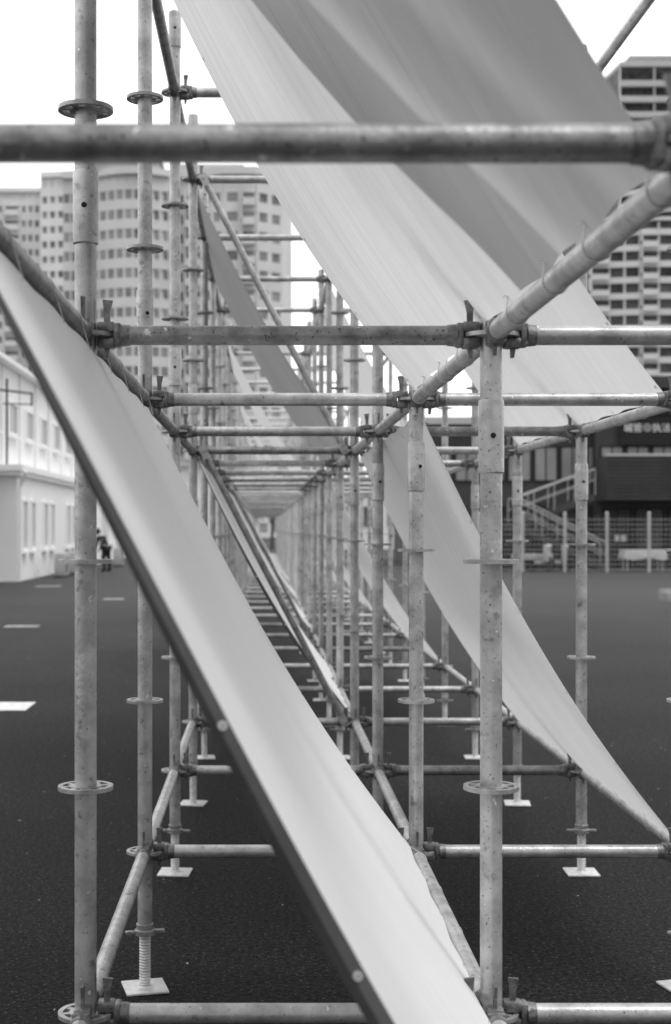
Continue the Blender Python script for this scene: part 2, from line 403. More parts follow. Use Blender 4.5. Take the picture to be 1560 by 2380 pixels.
# ------------------------------------------------------------------ tarpaulins
def tarp(label, m, cA, zA, cB, zB, y0, y1, sag, seed, near=False, hem=0.0, gA=0.036, gB=0.036, nu=44, nv=72, curl=0.012, sag1=None, wr=1.0, sk0=0.0, crease=0.006, ex0=1.0, scal=0.010, tie=0.36, cord=0.0010):
    rnd = random.Random(seed)
    if sag1 is None: sag1 = sag
    A = Vector((COL[cA], 0, zA)); B = Vector((COL[cB], 0, zB))
    d = (B-A); Ls = d.length; d.normalize(); nrm = Vector((-d.z, 0, d.x))  # up-right normal
    if nrm.z < 0: nrm = -nrm
    t = thing('tarpaulin_sheet', label, 'tarpaulin', (0, (y0+y1)/2, 0), 0, 'sheets laced across the scaffold')
    yo = (y0+y1)/2
    ntie = max(3, int(round((y1-y0)/tie)))
    fq = [(rnd.uniform(1.5, 2.5), rnd.uniform(0, 6.28), rnd.uniform(-1.5, 1.5), 0.0035*wr), (rnd.uniform(4, 6), rnd.uniform(0, 6.28), rnd.uniform(-2, 2), 0.0014*wr), (rnd.uniform(9, 13), rnd.uniform(0, 6.28), rnd.uniform(-2, 2), 0.0006*wr), (rnd.uniform(19, 25), rnd.uniform(0, 6.28), rnd.uniform(-3, 3), 0.0003*wr)]
    def pt(u, v):
        sc = math.sin(math.pi*ntie*v)**2
        a = gA + 0.006*sc; b = Ls - gB - scal*sc
        s = a + (b-a)*u
        uu = s/Ls
        env = math.sin(math.pi*u)**0.7 if 0 < u < 1 else 0
        w = sum(am*math.sin(f*6.283*v + ph + sk*u*3) for f, ph, sk, am in fq)*env
        ed = math.exp(-(1-u)/0.13); eu = math.exp(-u/0.08)
        w += crease*(abs(math.cos(math.pi*ntie*v))**1.5 - 0.5)*(ed+0.5*eu)
        sx_ = math.sin(math.pi*uu**(ex0 + (1-ex0)*min(1, v*1.3)))
        p = A + d*s + nrm*w + Vector((0, 0, -(sag + (sag1-sag)*v)*max(0, sx_)**0.95))
        ins = curl*math.sin(math.pi*u)
        ya = y0 - sk0*(1-u)
        y = ya + ins + (y1 - ya - 2*ins)*v
        p.y = y - yo
        return p
    bm = BM(); uvl = bm.loops.layers.uv.new('uv')
    G = [[bm.verts.new(pt(i/nu, j/nv)) for j in range(nv+1)] for i in range(nu+1)]
    for i in range(nu):
        for j in range(nv):
            f = bm.faces.new((G[i][j], G[i+1][j], G[i+1][j+1], G[i][j+1]))
            for lp, (a, b) in zip(f.loops, ((i, j), (i+1, j), (i+1, j+1), (i, j+1))): lp[uvl].uv = (a/nu, b/nv)
    me = bpy.data.meshes.new('sheet'); bm.to_mesh(me); bm.free(); me.materials.append(m); me.shade_smooth()
    sh = bpy.data.objects.new('sheet', me); C.objects.link(sh); sh.parent = t
    def eyelet(p, n, r=0.0085):
        bm = BM(); annulus(bm, r*0.45, r, -0.0012, 0.0012, 16)
        mt = n.to_track_quat('Z', 'Y').to_matrix().to_4x4(); mt.translation = p
        bmesh.ops.transform(bm, matrix=mt, verts=bm.verts)
        obj('eyelet', bm, M['jack'], t)
    if hem:
        bm = BM(); rows = []
        for i in range(nu+1):
            u = i/nu; p = pt(u, 0); w = hem*(0.22 + 0.78*math.sin(math.pi*min(1, u**1.3*1.02)))
            rows.append([bm.verts.new(p + Vector((0, -0.002, 0)) + nrm*0.001), bm.verts.new(p - nrm*w*0.5 + Vector((0, -0.009, 0))), bm.verts.new(p - nrm*w + Vector((0, 0.004, 0))), bm.verts.new(p - nrm*w*0.9 + Vector((0, 0.03, 0)))])
        for i in range(nu):
            for k in range(3): bm.faces.new((rows[i][k], rows[i+1][k], rows[i+1][k+1], rows[i][k+1]))
        obj('folded_hem', bm, M['hem'], t)
    if near:
        for v in ((0.988,) if hem else (0.012, 0.988)):
            for k in range(1, 6):
                u = k*0.33/Ls + 0.02
                if u > 0.97: continue
                p = pt(u, v); q = pt(u+0.01, v); r2 = pt(u, min(1, v+0.006))
                eyelet(p, (q-p).cross(r2-p).normalized(), 0.007)
        if hem:
            for k in range(2, 5):
                u = 0.02 + k*0.188
                w = hem*(0.22 + 0.78*math.sin(math.pi*min(1, u**1.3*1.02)))
                eyelet(pt(u, 0) - nrm*w*0.30 + Vector((0, -0.0085, 0)), Vector((0.35, -0.9, 0.2)).normalized(), 0.0055)
        for u, rail, sg in ((0.0, A, -1), (1.0, B, 1)):
            for k in range(ntie+1):
                v = min(0.99, max(0.01, k/ntie + rnd.uniform(-.01, .01)))
                e = pt(0.02 if u == 0 else 0.985, v)
                pts = [e + nrm*0.004]
                c0 = Vector((rail.x, e.y, rail.z))
                base = math.atan2(e.z-c0.z, e.x-c0.x); yy = rnd.uniform(-.006, .006)
                for q in range(15):
                    th = base + 0.9 + q*(2*math.pi-1.8)/14
                    pts.append(c0 + Vector((math.cos(th)*0.0230, yy*q/14, math.sin(th)*0.0230)))
                pts.append(e - nrm*0.004)
                pts.append(e - nrm*0.005 + Vector((rnd.uniform(-.004,.004), rnd.uniform(-.008, .008), rnd.uniform(-0.004, .004))))
                bm = BM(); sweep(bm, pts, cord, 5); obj('tie_cord', bm, M['rope'], t)
    return t
tarp('large sheet overhead in front with painted shade bands, seen from below, behind the blurred rail', M['tarp_shade_bands'], 0, LV[2], 1, LV[1], 1.68, 4.42, 0.046, 11, near=True, gB=0.0235, nu=70, nv=140, sag1=0.118, wr=1.0, sk0=0.17, crease=0.010, cord=0.0014, scal=0.008)
tarp('bright white sheet sloping down across the foreground with dark folded edge', M['tarp_top'], 0, LV[1], 1, LV[0], 1.585, 4.40, 0.090, 12, near=True, hem=0.027, nu=60, nv=110, sag1=0.10, wr=0.6, ex0=1.6, crease=0.004, scal=0.006, tie=0.4, gB=0.060)
tarp('upper sheet at right, its lower edge laced to the middle right rail', M['tarp_under'], 1, LV[2], 2, LV[1], 4.66, 7.38, 0.10, 13, near=True, gB=0.03)
tarp('pale sheet at right sloping from the middle row down to the right row', M['tarp_under'], 1, LV[1], 2, LV[0], 4.54, 7.40, 0.11, 14, near=True, wr=1.6)
names = ['second', 'third', 'fourth', 'fifth', 'sixth']
for k in range(2, 10):
    ya = PY(2*k)+0.12; yb = PY(2*k+2)-0.1
    a = 0 if k % 2 == 0 else 1
    q = k//2
    side = 'left bay' if a == 0 else 'right bay'
    du = M['tarp_dark'] if k == 2 else M['tarp_under']
    fn = names[q-1]
    tarp(('dark grey upper sheet hanging behind the left posts' if k == 2 else '%s upper sheet of the %s counting from the front' % (fn, side)), du, a, LV[2], a+1, LV[1], ya, yb, 0.10, 20+k, near=(k == 2), nu=24, nv=36)
    tarp('%s lower sheet of the %s counting from the front' % (fn, side), M['tarp_top'] if a == 0 else M['tarp_under'], a, LV[1], a+1, LV[0], ya, yb, 0.10, 40+k, near=(k == 2), hem=0.018 if k == 2 else 0, nu=24, nv=36)

# ------------------------------------------------------------------ left white site building
XB = -6.96; XU = -7.62
sb = thing('site_building', 'white two storey prefab building with rows of windows at left', 'building', (XB, 45, 0))
def bxw(bm, x0, x1, y0, y1, z0, z1, bev=0): box(bm, x0-XB, x1-XB, y0-45, y1-45, z0, z1, bev)
bm = BM(); bxw(bm, -30, XB, 38.2, 82, 0, 3.2); bxw(bm, -30, XU, 30, 82, 3.2, 6.3); obj('wall', bm, M['white_wall'], sb, smooth=False)
bm = BM(); bxw(bm, -30, XB+0.12, 38.05, 82.2, 3.0, 3.12); bxw(bm, -30, XB+0.18, 38.0, 82.2, 3.123, 3.3); obj('cornice', bm, M['white_trim'], sb, smooth=False)
bm = BM()
P = [(-30, 6.3), (XU+0.3, 6.3), (XU+0.3, 6.42), (-19, 8.3), (-30, 8.3)]
A_ = [bm.verts.new((x-XB, 29.6-45, z)) for x, z in P]; B_ = [bm.verts.new((x-XB, 82.4-45, z)) for x, z in P]
for i in range(5):
    j = (i+1) % 5; bm.faces.new((A_[i], A_[j], B_[j], B_[i]))
bm.faces.new(A_[::-1]); bm.faces.new(B_); obj('roof', bm, M['white_trim'], sb, smooth=False)
def bwin(x, y0, y1, z0, z1, m=None):
    bm = BM(); w = 0.08
    bxw(bm, x+0.002, x+0.07, y0, y0+w, z0, z1); bxw(bm, x+0.002, x+0.07, y1-w, y1, z0, z1)
    bxw(bm, x+0.002, x+0.07, y0+w, y1-w, z0, z0+w); bxw(bm, x+0.002, x+0.07, y0+w, y1-w, z1-w, z1)
    ym = (y0+y1)/2; bxw(bm, x+0.002, x+0.05, ym-.03, ym+.03, z0+w, z1-w)
    f = obj('window', bm, M['white_trim'], sb, smooth=False)
    bm = BM(); bxw(bm, x+0.003, x+0.02, y0+w, y1-w, z0+w, z1-w); obj('pane', bm, m or M['glass'], f, smooth=False)
    bm = BM(); bxw(bm, x+0.003, x+0.14, y0-.05, y1+.05, z0-.08, z0-.003); obj('sill', bm, M['white_trim'], f, smooth=False)
for y in (38.8, 40.2, 42.5, 43.9, 47.5, 48.9, 52.5, 53.9, 58, 59.4, 64, 65.4): bwin(XB, y, y+0.8, 0.85, 2.35, M['mid_glass'])
for k in range(-2, 13): bwin(XU, 40.3+2.85*k, 41.6+2.85*k, 4.3, 5.3)
bm = BM(); sweep(bm, [(0.25, -6.8, 3.1), (0.2, -6.75, 2.95), (0.1, -6.7, 2.8), (0.07, -6.7, 2.6), (0.07, -6.7, 0.05)], 0.05, 10); obj('downpipe', bm, M['white_trim'], sb)
bm = BM()
for k in range(-5, 14): bxw(bm, XU+0.002, XU+0.02, 39.3+2.85*k, 39.36+2.85*k, 3.3, 6.29)
obj('panel_joints', bm, M['ac'], sb, smooth=False)
# bracket
D = 39.0
t = thing('pipe_bracket', 'dark steel pole with cross arms against the upper white wall at far left', 'bracket', (PX(16, D), D, 0))
bm = BM(); tube(bm, (0,0,3.3), (0,0,PZ(880, D)), 0.035, 10); obj('pole', bm, M['dark_clad'], t)
bm = BM(); tube(bm, (-0.3,0,PZ(905, D)), (0.75,0,PZ(915, D)), 0.03, 8); tube(bm, (0.72,0,PZ(915, D)), (0.72,0,PZ(943, D)), 0.03, 8); tube(bm, (-0.1,0,PZ(938, D)), (0.72,0,PZ(940, D)), 0.02, 8); obj('arm', bm, M['dark_clad'], t)

# AC units
def ac(x, y, lab):
    t = thing('air_conditioner', lab, 'air conditioner', (x, y, 0), R(90))
    bm = BM(); box(bm, -0.42, 0.42, -0.17, 0.17, 0.06, 0.74, 0.02); obj('casing', bm, M['ac'], t)
    bm = BM(); tube(bm, (-0.1, -0.172, 0.4), (-0.1, -0.185, 0.4), 0.26, 24); obj('fan_recess', bm, M['acdark'], t)
    bm = BM()
    for k in range(-4, 5):
        h = math.sqrt(max(0.0, 0.27**2-(k*.058)**2)); tube(bm, (-0.1-h, -0.195, 0.4+k*.058), (-0.1+h, -0.195, 0.4+k*.058), 0.006, 6)
    obj('fan_grille', bm, M['ac'], t)
    for sx in (-.33, .33):
        bm = BM(); box(bm, sx-.03, sx+.03, -.19, .19, 0.0005, 0.059); obj('foot', bm, M['acdark'], t)
ac(XB+0.75, 41.6, 'pale air conditioner unit standing by the white building beside the windows')
ac(PX(276, 53), 53, 'pale air conditioner unit on the ground just right of the person in black')
ac(XB+0.75, 44.0, 'air conditioner unit standing second along the white building wall')

# ------------------------------------------------------------------ person
def skin_mesh(verts, edges, rad, sub=2):
    me = bpy.data.meshes.new('tmp'); me.from_pydata(verts, edges, []); o = bpy.data.objects.new('tmp', me); C.objects.link(o)
    o.modifiers.new('s', 'SKIN')
    sv = me.skin_vertices[0].data
    for i, r in enumerate(rad): sv[i].radius = (r, r)
    sv[0].use_root = True
    md = o.modifiers.new('b', 'SUBSURF'); md.levels = sub; md.render_levels = sub
    dg = bpy.context.evaluated_depsgraph_get(); dg.update()
    m2 = bpy.data.meshes.new_from_object(o.evaluated_get(dg)); bpy.data.objects.remove(o); return m2
D = 47.0
pr = thing('person', 'distant person in black clothes stooping beside the white building', 'person', (PX(247, D), D, 0), R(235))
V = [(0,0,.84), (0,-.10,1.0), (0,-.22,1.13), (0,-.30,1.21), (0,-.36,1.27), (0,-.42,1.36),
     (.09,0,.80), (.10,-.05,.45), (.10,.03,.07), (.10,-.13,.04),
     (-.09,0,.80), (-.10,.02,.45), (-.10,.10,.07), (-.10,-.05,.04),
     (.16,-.27,1.15), (.19,-.30,.92), (.12,-.44,.78), (-.16,-.27,1.15), (-.19,-.28,.92), (-.12,-.42,.77)]
E = [(0,1),(1,2),(2,3),(3,4),(4,5),(0,6),(6,7),(7,8),(8,9),(0,10),(10,11),(11,12),(12,13),(3,14),(14,15),(15,16),(3,17),(17,18),(18,19)]
Rr = [.12,.125,.14,.11,.055,.095,.085,.06,.045,.04,.085,.06,.045,.04,.06,.042,.03,.06,.042,.03]
for hnd, sx in ((16, 1), (19, -1)):
    hx, hy, hz = V[hnd]
    pi_ = len(V); V.append((hx, hy-.05, hz-.06)); E.append((hnd, pi_)); Rr.append(.03)
    for fi in range(5):
        ofs = (fi-2)*.016; ln = (.05, .07, .08, .075, .06)[fi]
        V.append((hx+ofs, hy-.08, hz-.06-ln)); E.append((pi_, len(V)-1)); Rr.append(.009)
def part_mesh(name, me, m, parent):
    me.materials.append(m); me.shade_smooth(); me.name = name; o = bpy.data.objects.new(name, me); C.objects.link(o); o.parent = parent
    return o
part_mesh('body', skin_mesh(V, E, Rr), M['skin'], pr)
jv = [0,1,2,3,14,15,16,17,18,19]; idx = {v: i for i, v in enumerate(jv)}
part_mesh('jacket', skin_mesh([V[i] for i in jv], [(idx[a], idx[b]) for a, b in E if a in idx and b in idx], [Rr[i]+.022 for i in jv]), M['black'], pr)
jv = [0,6,7,8,9,10,11,12,13]; idx = {v: i for i, v in enumerate(jv)}
part_mesh('trousers', skin_mesh([V[i] for i in jv], [(idx[a], idx[b]) for a, b in E if a in idx and b in idx], [Rr[i]+.018 for i in jv]), M['black'], pr)
bm = BM(); bmesh.ops.create_uvsphere(bm, u_segments=16, v_segments=10, radius=0.108)
for v in bm.verts:
    v.co.z *= 1.12; v.co += Vector((0, -.40, 1.385))
obj('hair', bm, M['black'], pr)

# ------------------------------------------------------------------ towers
def tower(name, label, facets, z1, fh, wallm, winm, origin, pier=0.3, hf=0.55, proud=0.35, z0=0.0, depth=22, crown=0.0, first=0, corem=None):
    """facets: list of ((x,y),(x,y),cols) camera-facing, left to right"""
    ox, oy = origin
    t = thing(name, label, 'apartment tower', (ox, oy, 0))
    pts = [facets[0][0]] + [f[1] for f in facets]
    back = [(pts[-1][0]+2, pts[-1][1]+depth), (pts[0][0]-2, pts[0][1]+depth)]
    bm = BM(); prism(bm, [(x-ox, y-oy) for x, y in pts+back], z0, z1)
    obj('core', bm, corem or wallm, t, smooth=False)
    bm = BM()
    wins = []
    nf = int((z1-z0)/fh)
    for (p, q, cols) in facets:
        p = Vector((p[0]-ox, p[1]-oy, 0)); q = Vector((q[0]-ox, q[1]-oy, 0)); d = q-p; ln = d.length; d.normalize(); n = Vector((d.y, -d.x, 0))
        for k in range(nf+1):
            zb = z0 + k*fh; h = fh*(1-hf)
            if zb + h*0.5 > z1: continue
            obox(bm, (p+q)/2 + n*(proud/2), d, n, ln/2+0.02, proud/2, max(z0, zb-h*0.5), zb+h*0.5)
        if cols:
            cw = ln/cols
            for c in range(cols+1):
                w = cw*pier*0.5*(1.0 if 0 < c < cols else 0.6)
                obox(bm, p + d*min(max(cw*c, w), ln-w) + n*(proud*0.46), d, n, w, proud*0.46, z0, z1-0.2)
            for c in range(cols):
                for k in range(first, nf):
                    zb = z0 + k*fh + fh*(1-hf)*0.5
                    wins.append((p + d*(cw*(c+0.5)) + n*0.06, d, n, cw*(1-pier)*0.5, zb, zb+fh*hf))
        else:   # a bay of open balconies: rail slabs standing proud
            for k in range(nf):
                zb = z0 + k*fh
                wins.append(((p+q)/2 + n*0.06, d, n, ln*0.36, zb+fh*0.3, zb+fh*0.86))
                obox(bm, (p+q)/2 + n*0.75, d, n, ln*0.42, 0.75, zb+0.02, zb+fh*0.38)
                obox(bm, p + d*(ln*0.04) + n*0.6, d, n, ln*0.035, 0.6, zb+fh*0.38, zb+fh+0.02)
    if crown:
        prism(bm, [((x-ox)*1.0, y-oy-0.9) for x, y in pts] + [(x-ox, y-oy) for x, y in back], z1, z1+crown)
    obj('wall', bm, wallm, t, smooth=False)
    wins.sort(key=lambda w: -w[4])
    rest = BM(); nr = 0
    cache = {}
    for i, (c, d, n, hw, a, b) in enumerate(wins):
        if i < 100:
            key = (round(d.x, 3), round(hw, 3), round(b-a, 2))
            if key not in cache:
                bm = BM(); obox(bm, (0,0,0), d, n, hw, 0.05, 0, b-a); obox(bm, n*0.06, d, n, 0.05, 0.02, 0, b-a)
                cache[key] = to_mesh('window', bm, winm, False)
            o = bpy.data.objects.new('window', cache[key]); C.objects.link(o); o.parent = t; o.location = (c.x, c.y, a)
        else:
            obox(rest, c, d, n, hw, 0.05, a, b); nr += 1
    if nr:
        o = obj('windows', rest, winm, t, smooth=False); o['kind'] = 'stuff'
    else: rest.free()
    return t
def X(px, D): return PX(px, D)
D = 200.0
# round fronted block
fac = [((X(140, D), D+3), (X(176, D), D+3), 2), ((X(176, D), D+3), (X(204, D), D+3), 0), ((X(204, D), D+3), (X(228, D), D+2), 1)]
arc = []
for i in range(9):
    f = i/8.0; arc.append((X(228 + f*162, D), D + 2 - math.sin(math.pi*f)*1.8))
for i in range(8): fac.append((arc[i], arc[i+1], 1))
tw = tower('apartment_tower', 'pale apartment tower with rounded bay front left of the tarpaulin', fac, PZ(405, D), 2.9, M['conc'], M['glass_far'], (X(270, D), D), pier=0.22, hf=0.48, proud=0.2, crown=1.0)
bm = BM(); zt = PZ(405, D)+1.0; box(bm, -4, 6, 1, 10, zt, zt+1.8); box(bm, -4.6, 6.6, 0.4, 10.6, zt+1.8, zt+2.2); obj('roof_house', bm, M['conc2'], tw, smooth=False)
D = 204.0
fac = [((X(390, D), D), (X(432, D), D), 2), ((X(432, D), D), (X(470, D), D-.5), 0), ((X(470, D), D-.5), (X(520, D), D-2), 2), ((X(520, D), D-2), (X(562, D), D-2), 1), ((X(562, D), D-2), (X(595, D), D-2), 0), ((X(595, D), D-2), (X(655, D), D+1), 2)]
tw = tower('apartment_tower', 'pale apartment tower with balcony bays just left of the large tarpaulin', fac, PZ(415, D), 2.9, M['conc'], M['glass_far'], (X(520, D), D), pier=0.34, hf=0.48, proud=0.25, crown=1.1)
bm = BM(); zt = PZ(415, D)+1.1; box(bm, -7, 3, 2, 12, zt, zt+1.6); obj('roof_house', bm, M['conc2'], tw, smooth=False)
D = 262.0
fac = [((X(-90, D), D), (X(10, D), D), 6), ((X(10, D), D), (X(48, D), D), 0), ((X(48, D), D), (X(95, D), D), 3)]
tower('apartment_tower', 'paler lower apartment block at the left picture edge', fac, PZ(448, D), 2.8, M['conc3'], M['glass_far'], (X(0, D), D), pier=0.4, hf=0.45, crown=0.8)
D = 255.0
fac = [((X(96, D), D), (X(172, D), D-1), 4)]
tower('apartment_tower', 'narrow apartment tower rising above its paler neighbour at left', fac, PZ(415, D), 2.8, M['conc3'], M['glass_far'], (X(130, D), D), pier=0.4, hf=0.45, crown=1.0)
D = 255.0
fac = [((X(1432, D), D-2), (X(1590, D), D-2), 2), ((X(1590, D), D-2), (X(1720, D), D-2), 2)]
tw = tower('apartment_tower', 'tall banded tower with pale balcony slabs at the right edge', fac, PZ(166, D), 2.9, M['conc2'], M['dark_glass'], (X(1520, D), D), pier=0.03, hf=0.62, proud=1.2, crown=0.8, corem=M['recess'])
bm = BM(); zt = PZ(166, D)+0.8; box(bm, -4, 12, 1, 12, zt, zt+2.0); box(bm, -4.5, 12.5, .5, 12.5, zt+2.0, zt+2.4)
for k in range(9): tube(bm, (-6+k*1.6, -1.5, zt), (-6+k*1.6, -1.5, zt+1.0), 0.06, 6)
obj('roof_house', bm, M['conc2'], tw, smooth=False)
D = 235.0
fac = [((X(1366, D), D-1), (X(1412, D), D-1), 0), ((X(1412, D), D-1), (X(1480, D), D-2), 2), ((X(1480, D), D-2), (X(1520, D), D-2), 0), ((X(1520, D), D-2), (X(1640, D), D-2), 3)]
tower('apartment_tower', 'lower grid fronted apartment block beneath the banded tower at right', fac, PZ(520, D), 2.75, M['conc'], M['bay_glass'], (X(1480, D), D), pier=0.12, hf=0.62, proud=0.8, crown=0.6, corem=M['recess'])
# low sheds either side of the tunnel end
D = 112.0
t = thing('low_building', 'pale low building seen between the left posts far behind', 'building', (X(430, D), D, 0))
bm = BM(); box(bm, X(150, D)-X(430, D), X(520, D)-X(430, D), 0, 12, 0, PZ(1085, D)); obj('wall', bm, M['white_wall'], t, smooth=False)
bm = BM(); box(bm, X(145, D)-X(430, D), X(525, D)-X(430, D), -0.5, 12.5, PZ(1085, D)+.003, PZ(1085, D)+0.4); obj('roof', bm, M['conc2'], t, smooth=False)
for k in range(6):
    xx = X(170, D)-X(430, D) + k*1.85
    bm = BM(); box(bm, xx, xx+1.1, -0.06, -0.003, 2.4, 3.9); obj('window', bm, M['glass_far'], t, smooth=False)
D = 95.0
t = thing('low_building', 'white low building seen through the middle posts far behind', 'building', (X(800, D), D, 0))
bm = BM(); box(bm, X(700, D)-X(800, D), X(984, D)-X(800, D), 0, 10, 0, PZ(1120, D)); obj('wall', bm, M['white_wall'], t, smooth=False)
bm = BM(); box(bm, X(696, D)-X(800, D), X(988, D)-X(800, D), -0.4, 10.4, PZ(1120, D)+.003, PZ(1120, D)+0.3); obj('roof', bm, M['white_trim'], t, smooth=False)
for k in range(4):
    xx = X(712, D)-X(800, D) + k*1.9
    bm = BM(); box(bm, xx, xx+1.0, -0.06, -0.003, 1.6, 3.0); obj('window', bm, M['glass_far'], t, smooth=False)
# trees beyond the end of the tunnel
def tree(px, D, h, lab, seed):
    rr = random.Random(seed)
    t = thing('tree', lab, 'tree', (X(px, D), D, 0))
    bm = BM(); tube(bm, (0,0,-.05), (0.05,0,h*.5), .13, 10, r1=.08)
    limbs = []
    for k in range(6):
        a = rr.uniform(0, 6.28); q = Vector((math.cos(a)*h*.2, math.sin(a)*h*.2, h*rr.uniform(.55, .85))); limbs.append(q)
        tube(bm, (0.04,0,h*rr.uniform(.3,.48)), q, .06, 6, r1=.02)
    obj('trunk', bm, M['bark'], t)
    bm = BM()
    for k in range(1100):
        c = rr.choice(limbs); p = c + Vector((rr.gauss(0,1), rr.gauss(0,1), rr.gauss(0,.8)))*h*.10
        s = rr.uniform(.06, .14); a = Vector((rr.gauss(0,1), rr.gauss(0,1), rr.gauss(0,1))).normalized(); b = a.orthogonal().normalized()
        bm.faces.new([bm.verts.new(p + a*s), bm.verts.new(p + b*s*.6), bm.verts.new(p - a*s), bm.verts.new(p - b*s*.6)])
    obj('crown', bm, M['leaf'], t, smooth=False, recalc=False)
tree(585, 90, 4.6, 'leafy tree at the left of the far tunnel end', 1)
tree(632, 96, 5.0, 'leafy tree in the middle of the far tunnel end', 2)
tree(680, 92, 4.2, 'leafy tree at the right of the far tunnel end', 3)

# ------------------------------------------------------------------ right dark building
D = 52.0
ox = X(1380, D)
t = thing('shop_building', 'dark clad two storey building with balcony and sign at right', 'building', (ox, D, 0))
def lx(px, DD=D): return X(px, DD) - ox
bm = BM()
box(bm, lx(1385), lx(1760), 0, 12, 0, PZ(905, D)); box(bm, lx(985), lx(1385)-0.003, 0.6, 12, 0, PZ(985, D))
obj('wall', bm, M['dark_clad'], t, smooth=False)
bm = BM(); box(bm, lx(1378), lx(1770), -0.6, 12.4, PZ(905, D)+.003, PZ(878, D)); obj('roof', bm, M['dark_clad'], t, smooth=False)
bm = BM(); box(bm, lx(978), lx(1385)-.01, 0.2, 12.2, PZ(985, D)+.003, PZ(968, D)); obj('roof_edge', bm, M['conc2'], t, smooth=False)
def dwin(x0, x1, y0, y1, yy, m, nm='window', mull=1):
    bm = BM(); a, b = lx(x0), lx(x1); c, d = PZ(y1, D), PZ(y0, D); w = 0.05
    box(bm, a, a+w, yy-.06, yy-.003, c, d); box(bm, b-w, b, yy-.06, yy-.003, c, d); box(bm, a+w, b-w, yy-.06, yy-.003, c, c+w); box(bm, a+w, b-w, yy-.06, yy-.003, d-w, d)
    for k in range(1, mull+1):
        xm = a + (b-a)*k/(mull+1); box(bm, xm-.02, xm+.02, yy-.05, yy-.003, c+w, d-w)
    f = obj(nm, bm, M['black'], t, smooth=False)
    bm = BM(); box(bm, a+w, b-w, yy-.025, yy-.004, c+w, d-w); obj('pane', bm, m, f, smooth=False)
for x0 in range(1000, 1380, 62): dwin(x0, x0+56, 1035, 1118, 0.6, M['mid_glass'])
for x0 in range(1010, 1380, 92): dwin(x0, x0+80, 1175, 1318, 0.6, M['dark_glass'], 'shop_window', 2)
for x0 in range(1392, 1700, 56): dwin(x0, x0+52, 912, 968, 0, M['dark_glass'])
for x0 in range(1400, 1700, 75): dwin(x0, x0+68, 1180, 1318, 0, M['dark_glass'] if x0 != 1475 else M['recess'], 'shop_window', 1)
for x0 in range(1395, 1700, 60): dwin(x0, x0+54, 1036, 1064, 0, M['mid_glass'])
bm = BM(); 
box(bm, lx(1385), lx(1740), -1.75, -0.004, PZ(1165, D), PZ(1066, D))
zz = PZ(1163, D)
while zz < PZ(1070, D):
    box(bm, lx(1384), lx(1741), -1.80, -1.752, zz, zz+0.07); zz += 0.14
obj('balcony', bm, M['dark_clad'], t, smooth=False)
bm = BM(); box(bm, lx(1382), lx(1745), -1.82, -1.70, PZ(1066, D)+.003, PZ(1060, D)); obj('balcony_coping', bm, M['conc2'], t, smooth=False)
# white notices
for x0, x1 in ((1428, 1438), (1442, 1454)):
    bm = BM(); box(bm, lx(x0), lx(x1), -0.09, -0.065, PZ(1258, D), PZ(1244, D)); o = obj('notice', bm, M['white_trim'], t, smooth=False)
# sign
sg = obj('sign_board', (lambda b: (box(b, lx(1438), lx(1600), -0.25, -0.08, PZ(1036, D), PZ(972, D), 0.01), b)[1])(BM()), M['black'], t, smooth=False)
def text(body, px, py, size):
    cu = bpy.data.curves.new('lettering', 'FONT'); cu.body = body; cu.size = size; cu.extrude = 0.01; cu.align_x = 'CENTER'; cu.align_y = 'CENTER'
    o = bpy.data.objects.new('tmp', cu); C.objects.link(o)
    dg = bpy.context.evaluated_depsgraph_get(); dg.update()
    me = bpy.data.meshes.new_from_object(o.evaluated_get(dg)); bpy.data.objects.remove(o)
    me.materials.clear(); me.materials.append(M['white_trim'])
    q = bpy.data.objects.new('lettering', me); C.objects.link(q); q.parent = sg; q.location = (lx(px), -0.27, PZ(py, D)); q.rotation_euler = (R(90), 0, 0)
text('城管', 1467, 997, 0.36); text('执法', 1533, 997, 0.36)
bm = BM(); annulus(bm, 0.10, 0.15, -0.01, 0.01, 24); tube(bm, (0,0,-.01), (0,0,.01), 0.05, 12)
em = obj('emblem', bm, M['ac'], sg); em.location = (lx(1500), -0.27, PZ(995, D)); em.rotation_euler = (R(90), 0, 0)

# staircase
D2 = 49.5
st = thing('outdoor_staircase', 'grey steel staircase with two flights and handrails before the dark building', 'staircase', (X(1290, D2), D2, 0))
def sx(px): return X(px, D2) - X(1290, D2)
xa, xb, xc = sx(1395), sx(1195), sx(1385)
zl = 1.62; zt = PZ(1150, D2)
def flight(x0, z0, x1, z1, yc, ns):
    bm = BM()
    for k in range(ns):
        f = (k+0.5)/ns; xx = x0+(x1-x0)*f; z = z0+(z1-z0)*(k+1)/ns
        box(bm, xx-.15, xx+.15, yc-.5, yc+.5, z-.04, z)
    for s in (-.53, .53):
        vs = [bm.verts.new((x, yc+s+e, z+dz)) for e in (-.02, .02) for x, z, dz in ((x0, z0, -.1), (x1, z1, -.2), (x1, z1, .06), (x0, z0, .16))]
        for f in [(0,1,2,3), (7,6,5,4), (0,4,5,1), (1,5,6,2), (2,6,7,3), (3,7,4,0)]: bm.faces.new([vs[i] for i in f])
    obj('flight', bm, M['dark_clad'], st, smooth=False)
    bm = BM()
    for s in (-.55, .55):
        for h in (0.55, 0.95): tube(bm, (x0, yc+s, z0+h), (x1, yc+s, z1+h), 0.020 if h > .6 else .012, 8)
        for k in range(5):
            f = k/4; tube(bm, (x0+(x1-x0)*f, yc+s, z0+(z1-z0)*f), (x0+(x1-x0)*f, yc+s, z0+(z1-z0)*f+.95), 0.014, 6)
    obj('handrail', bm, M['wire'], st)
flight(xa, 0.0, xb, zl, -0.6, 9); flight(xb, zl, xc, zt, 0.65, 9)
bm = BM(); box(bm, xb-1.3, xb-0.003, -1.15, 1.2, zl-.15, zl)
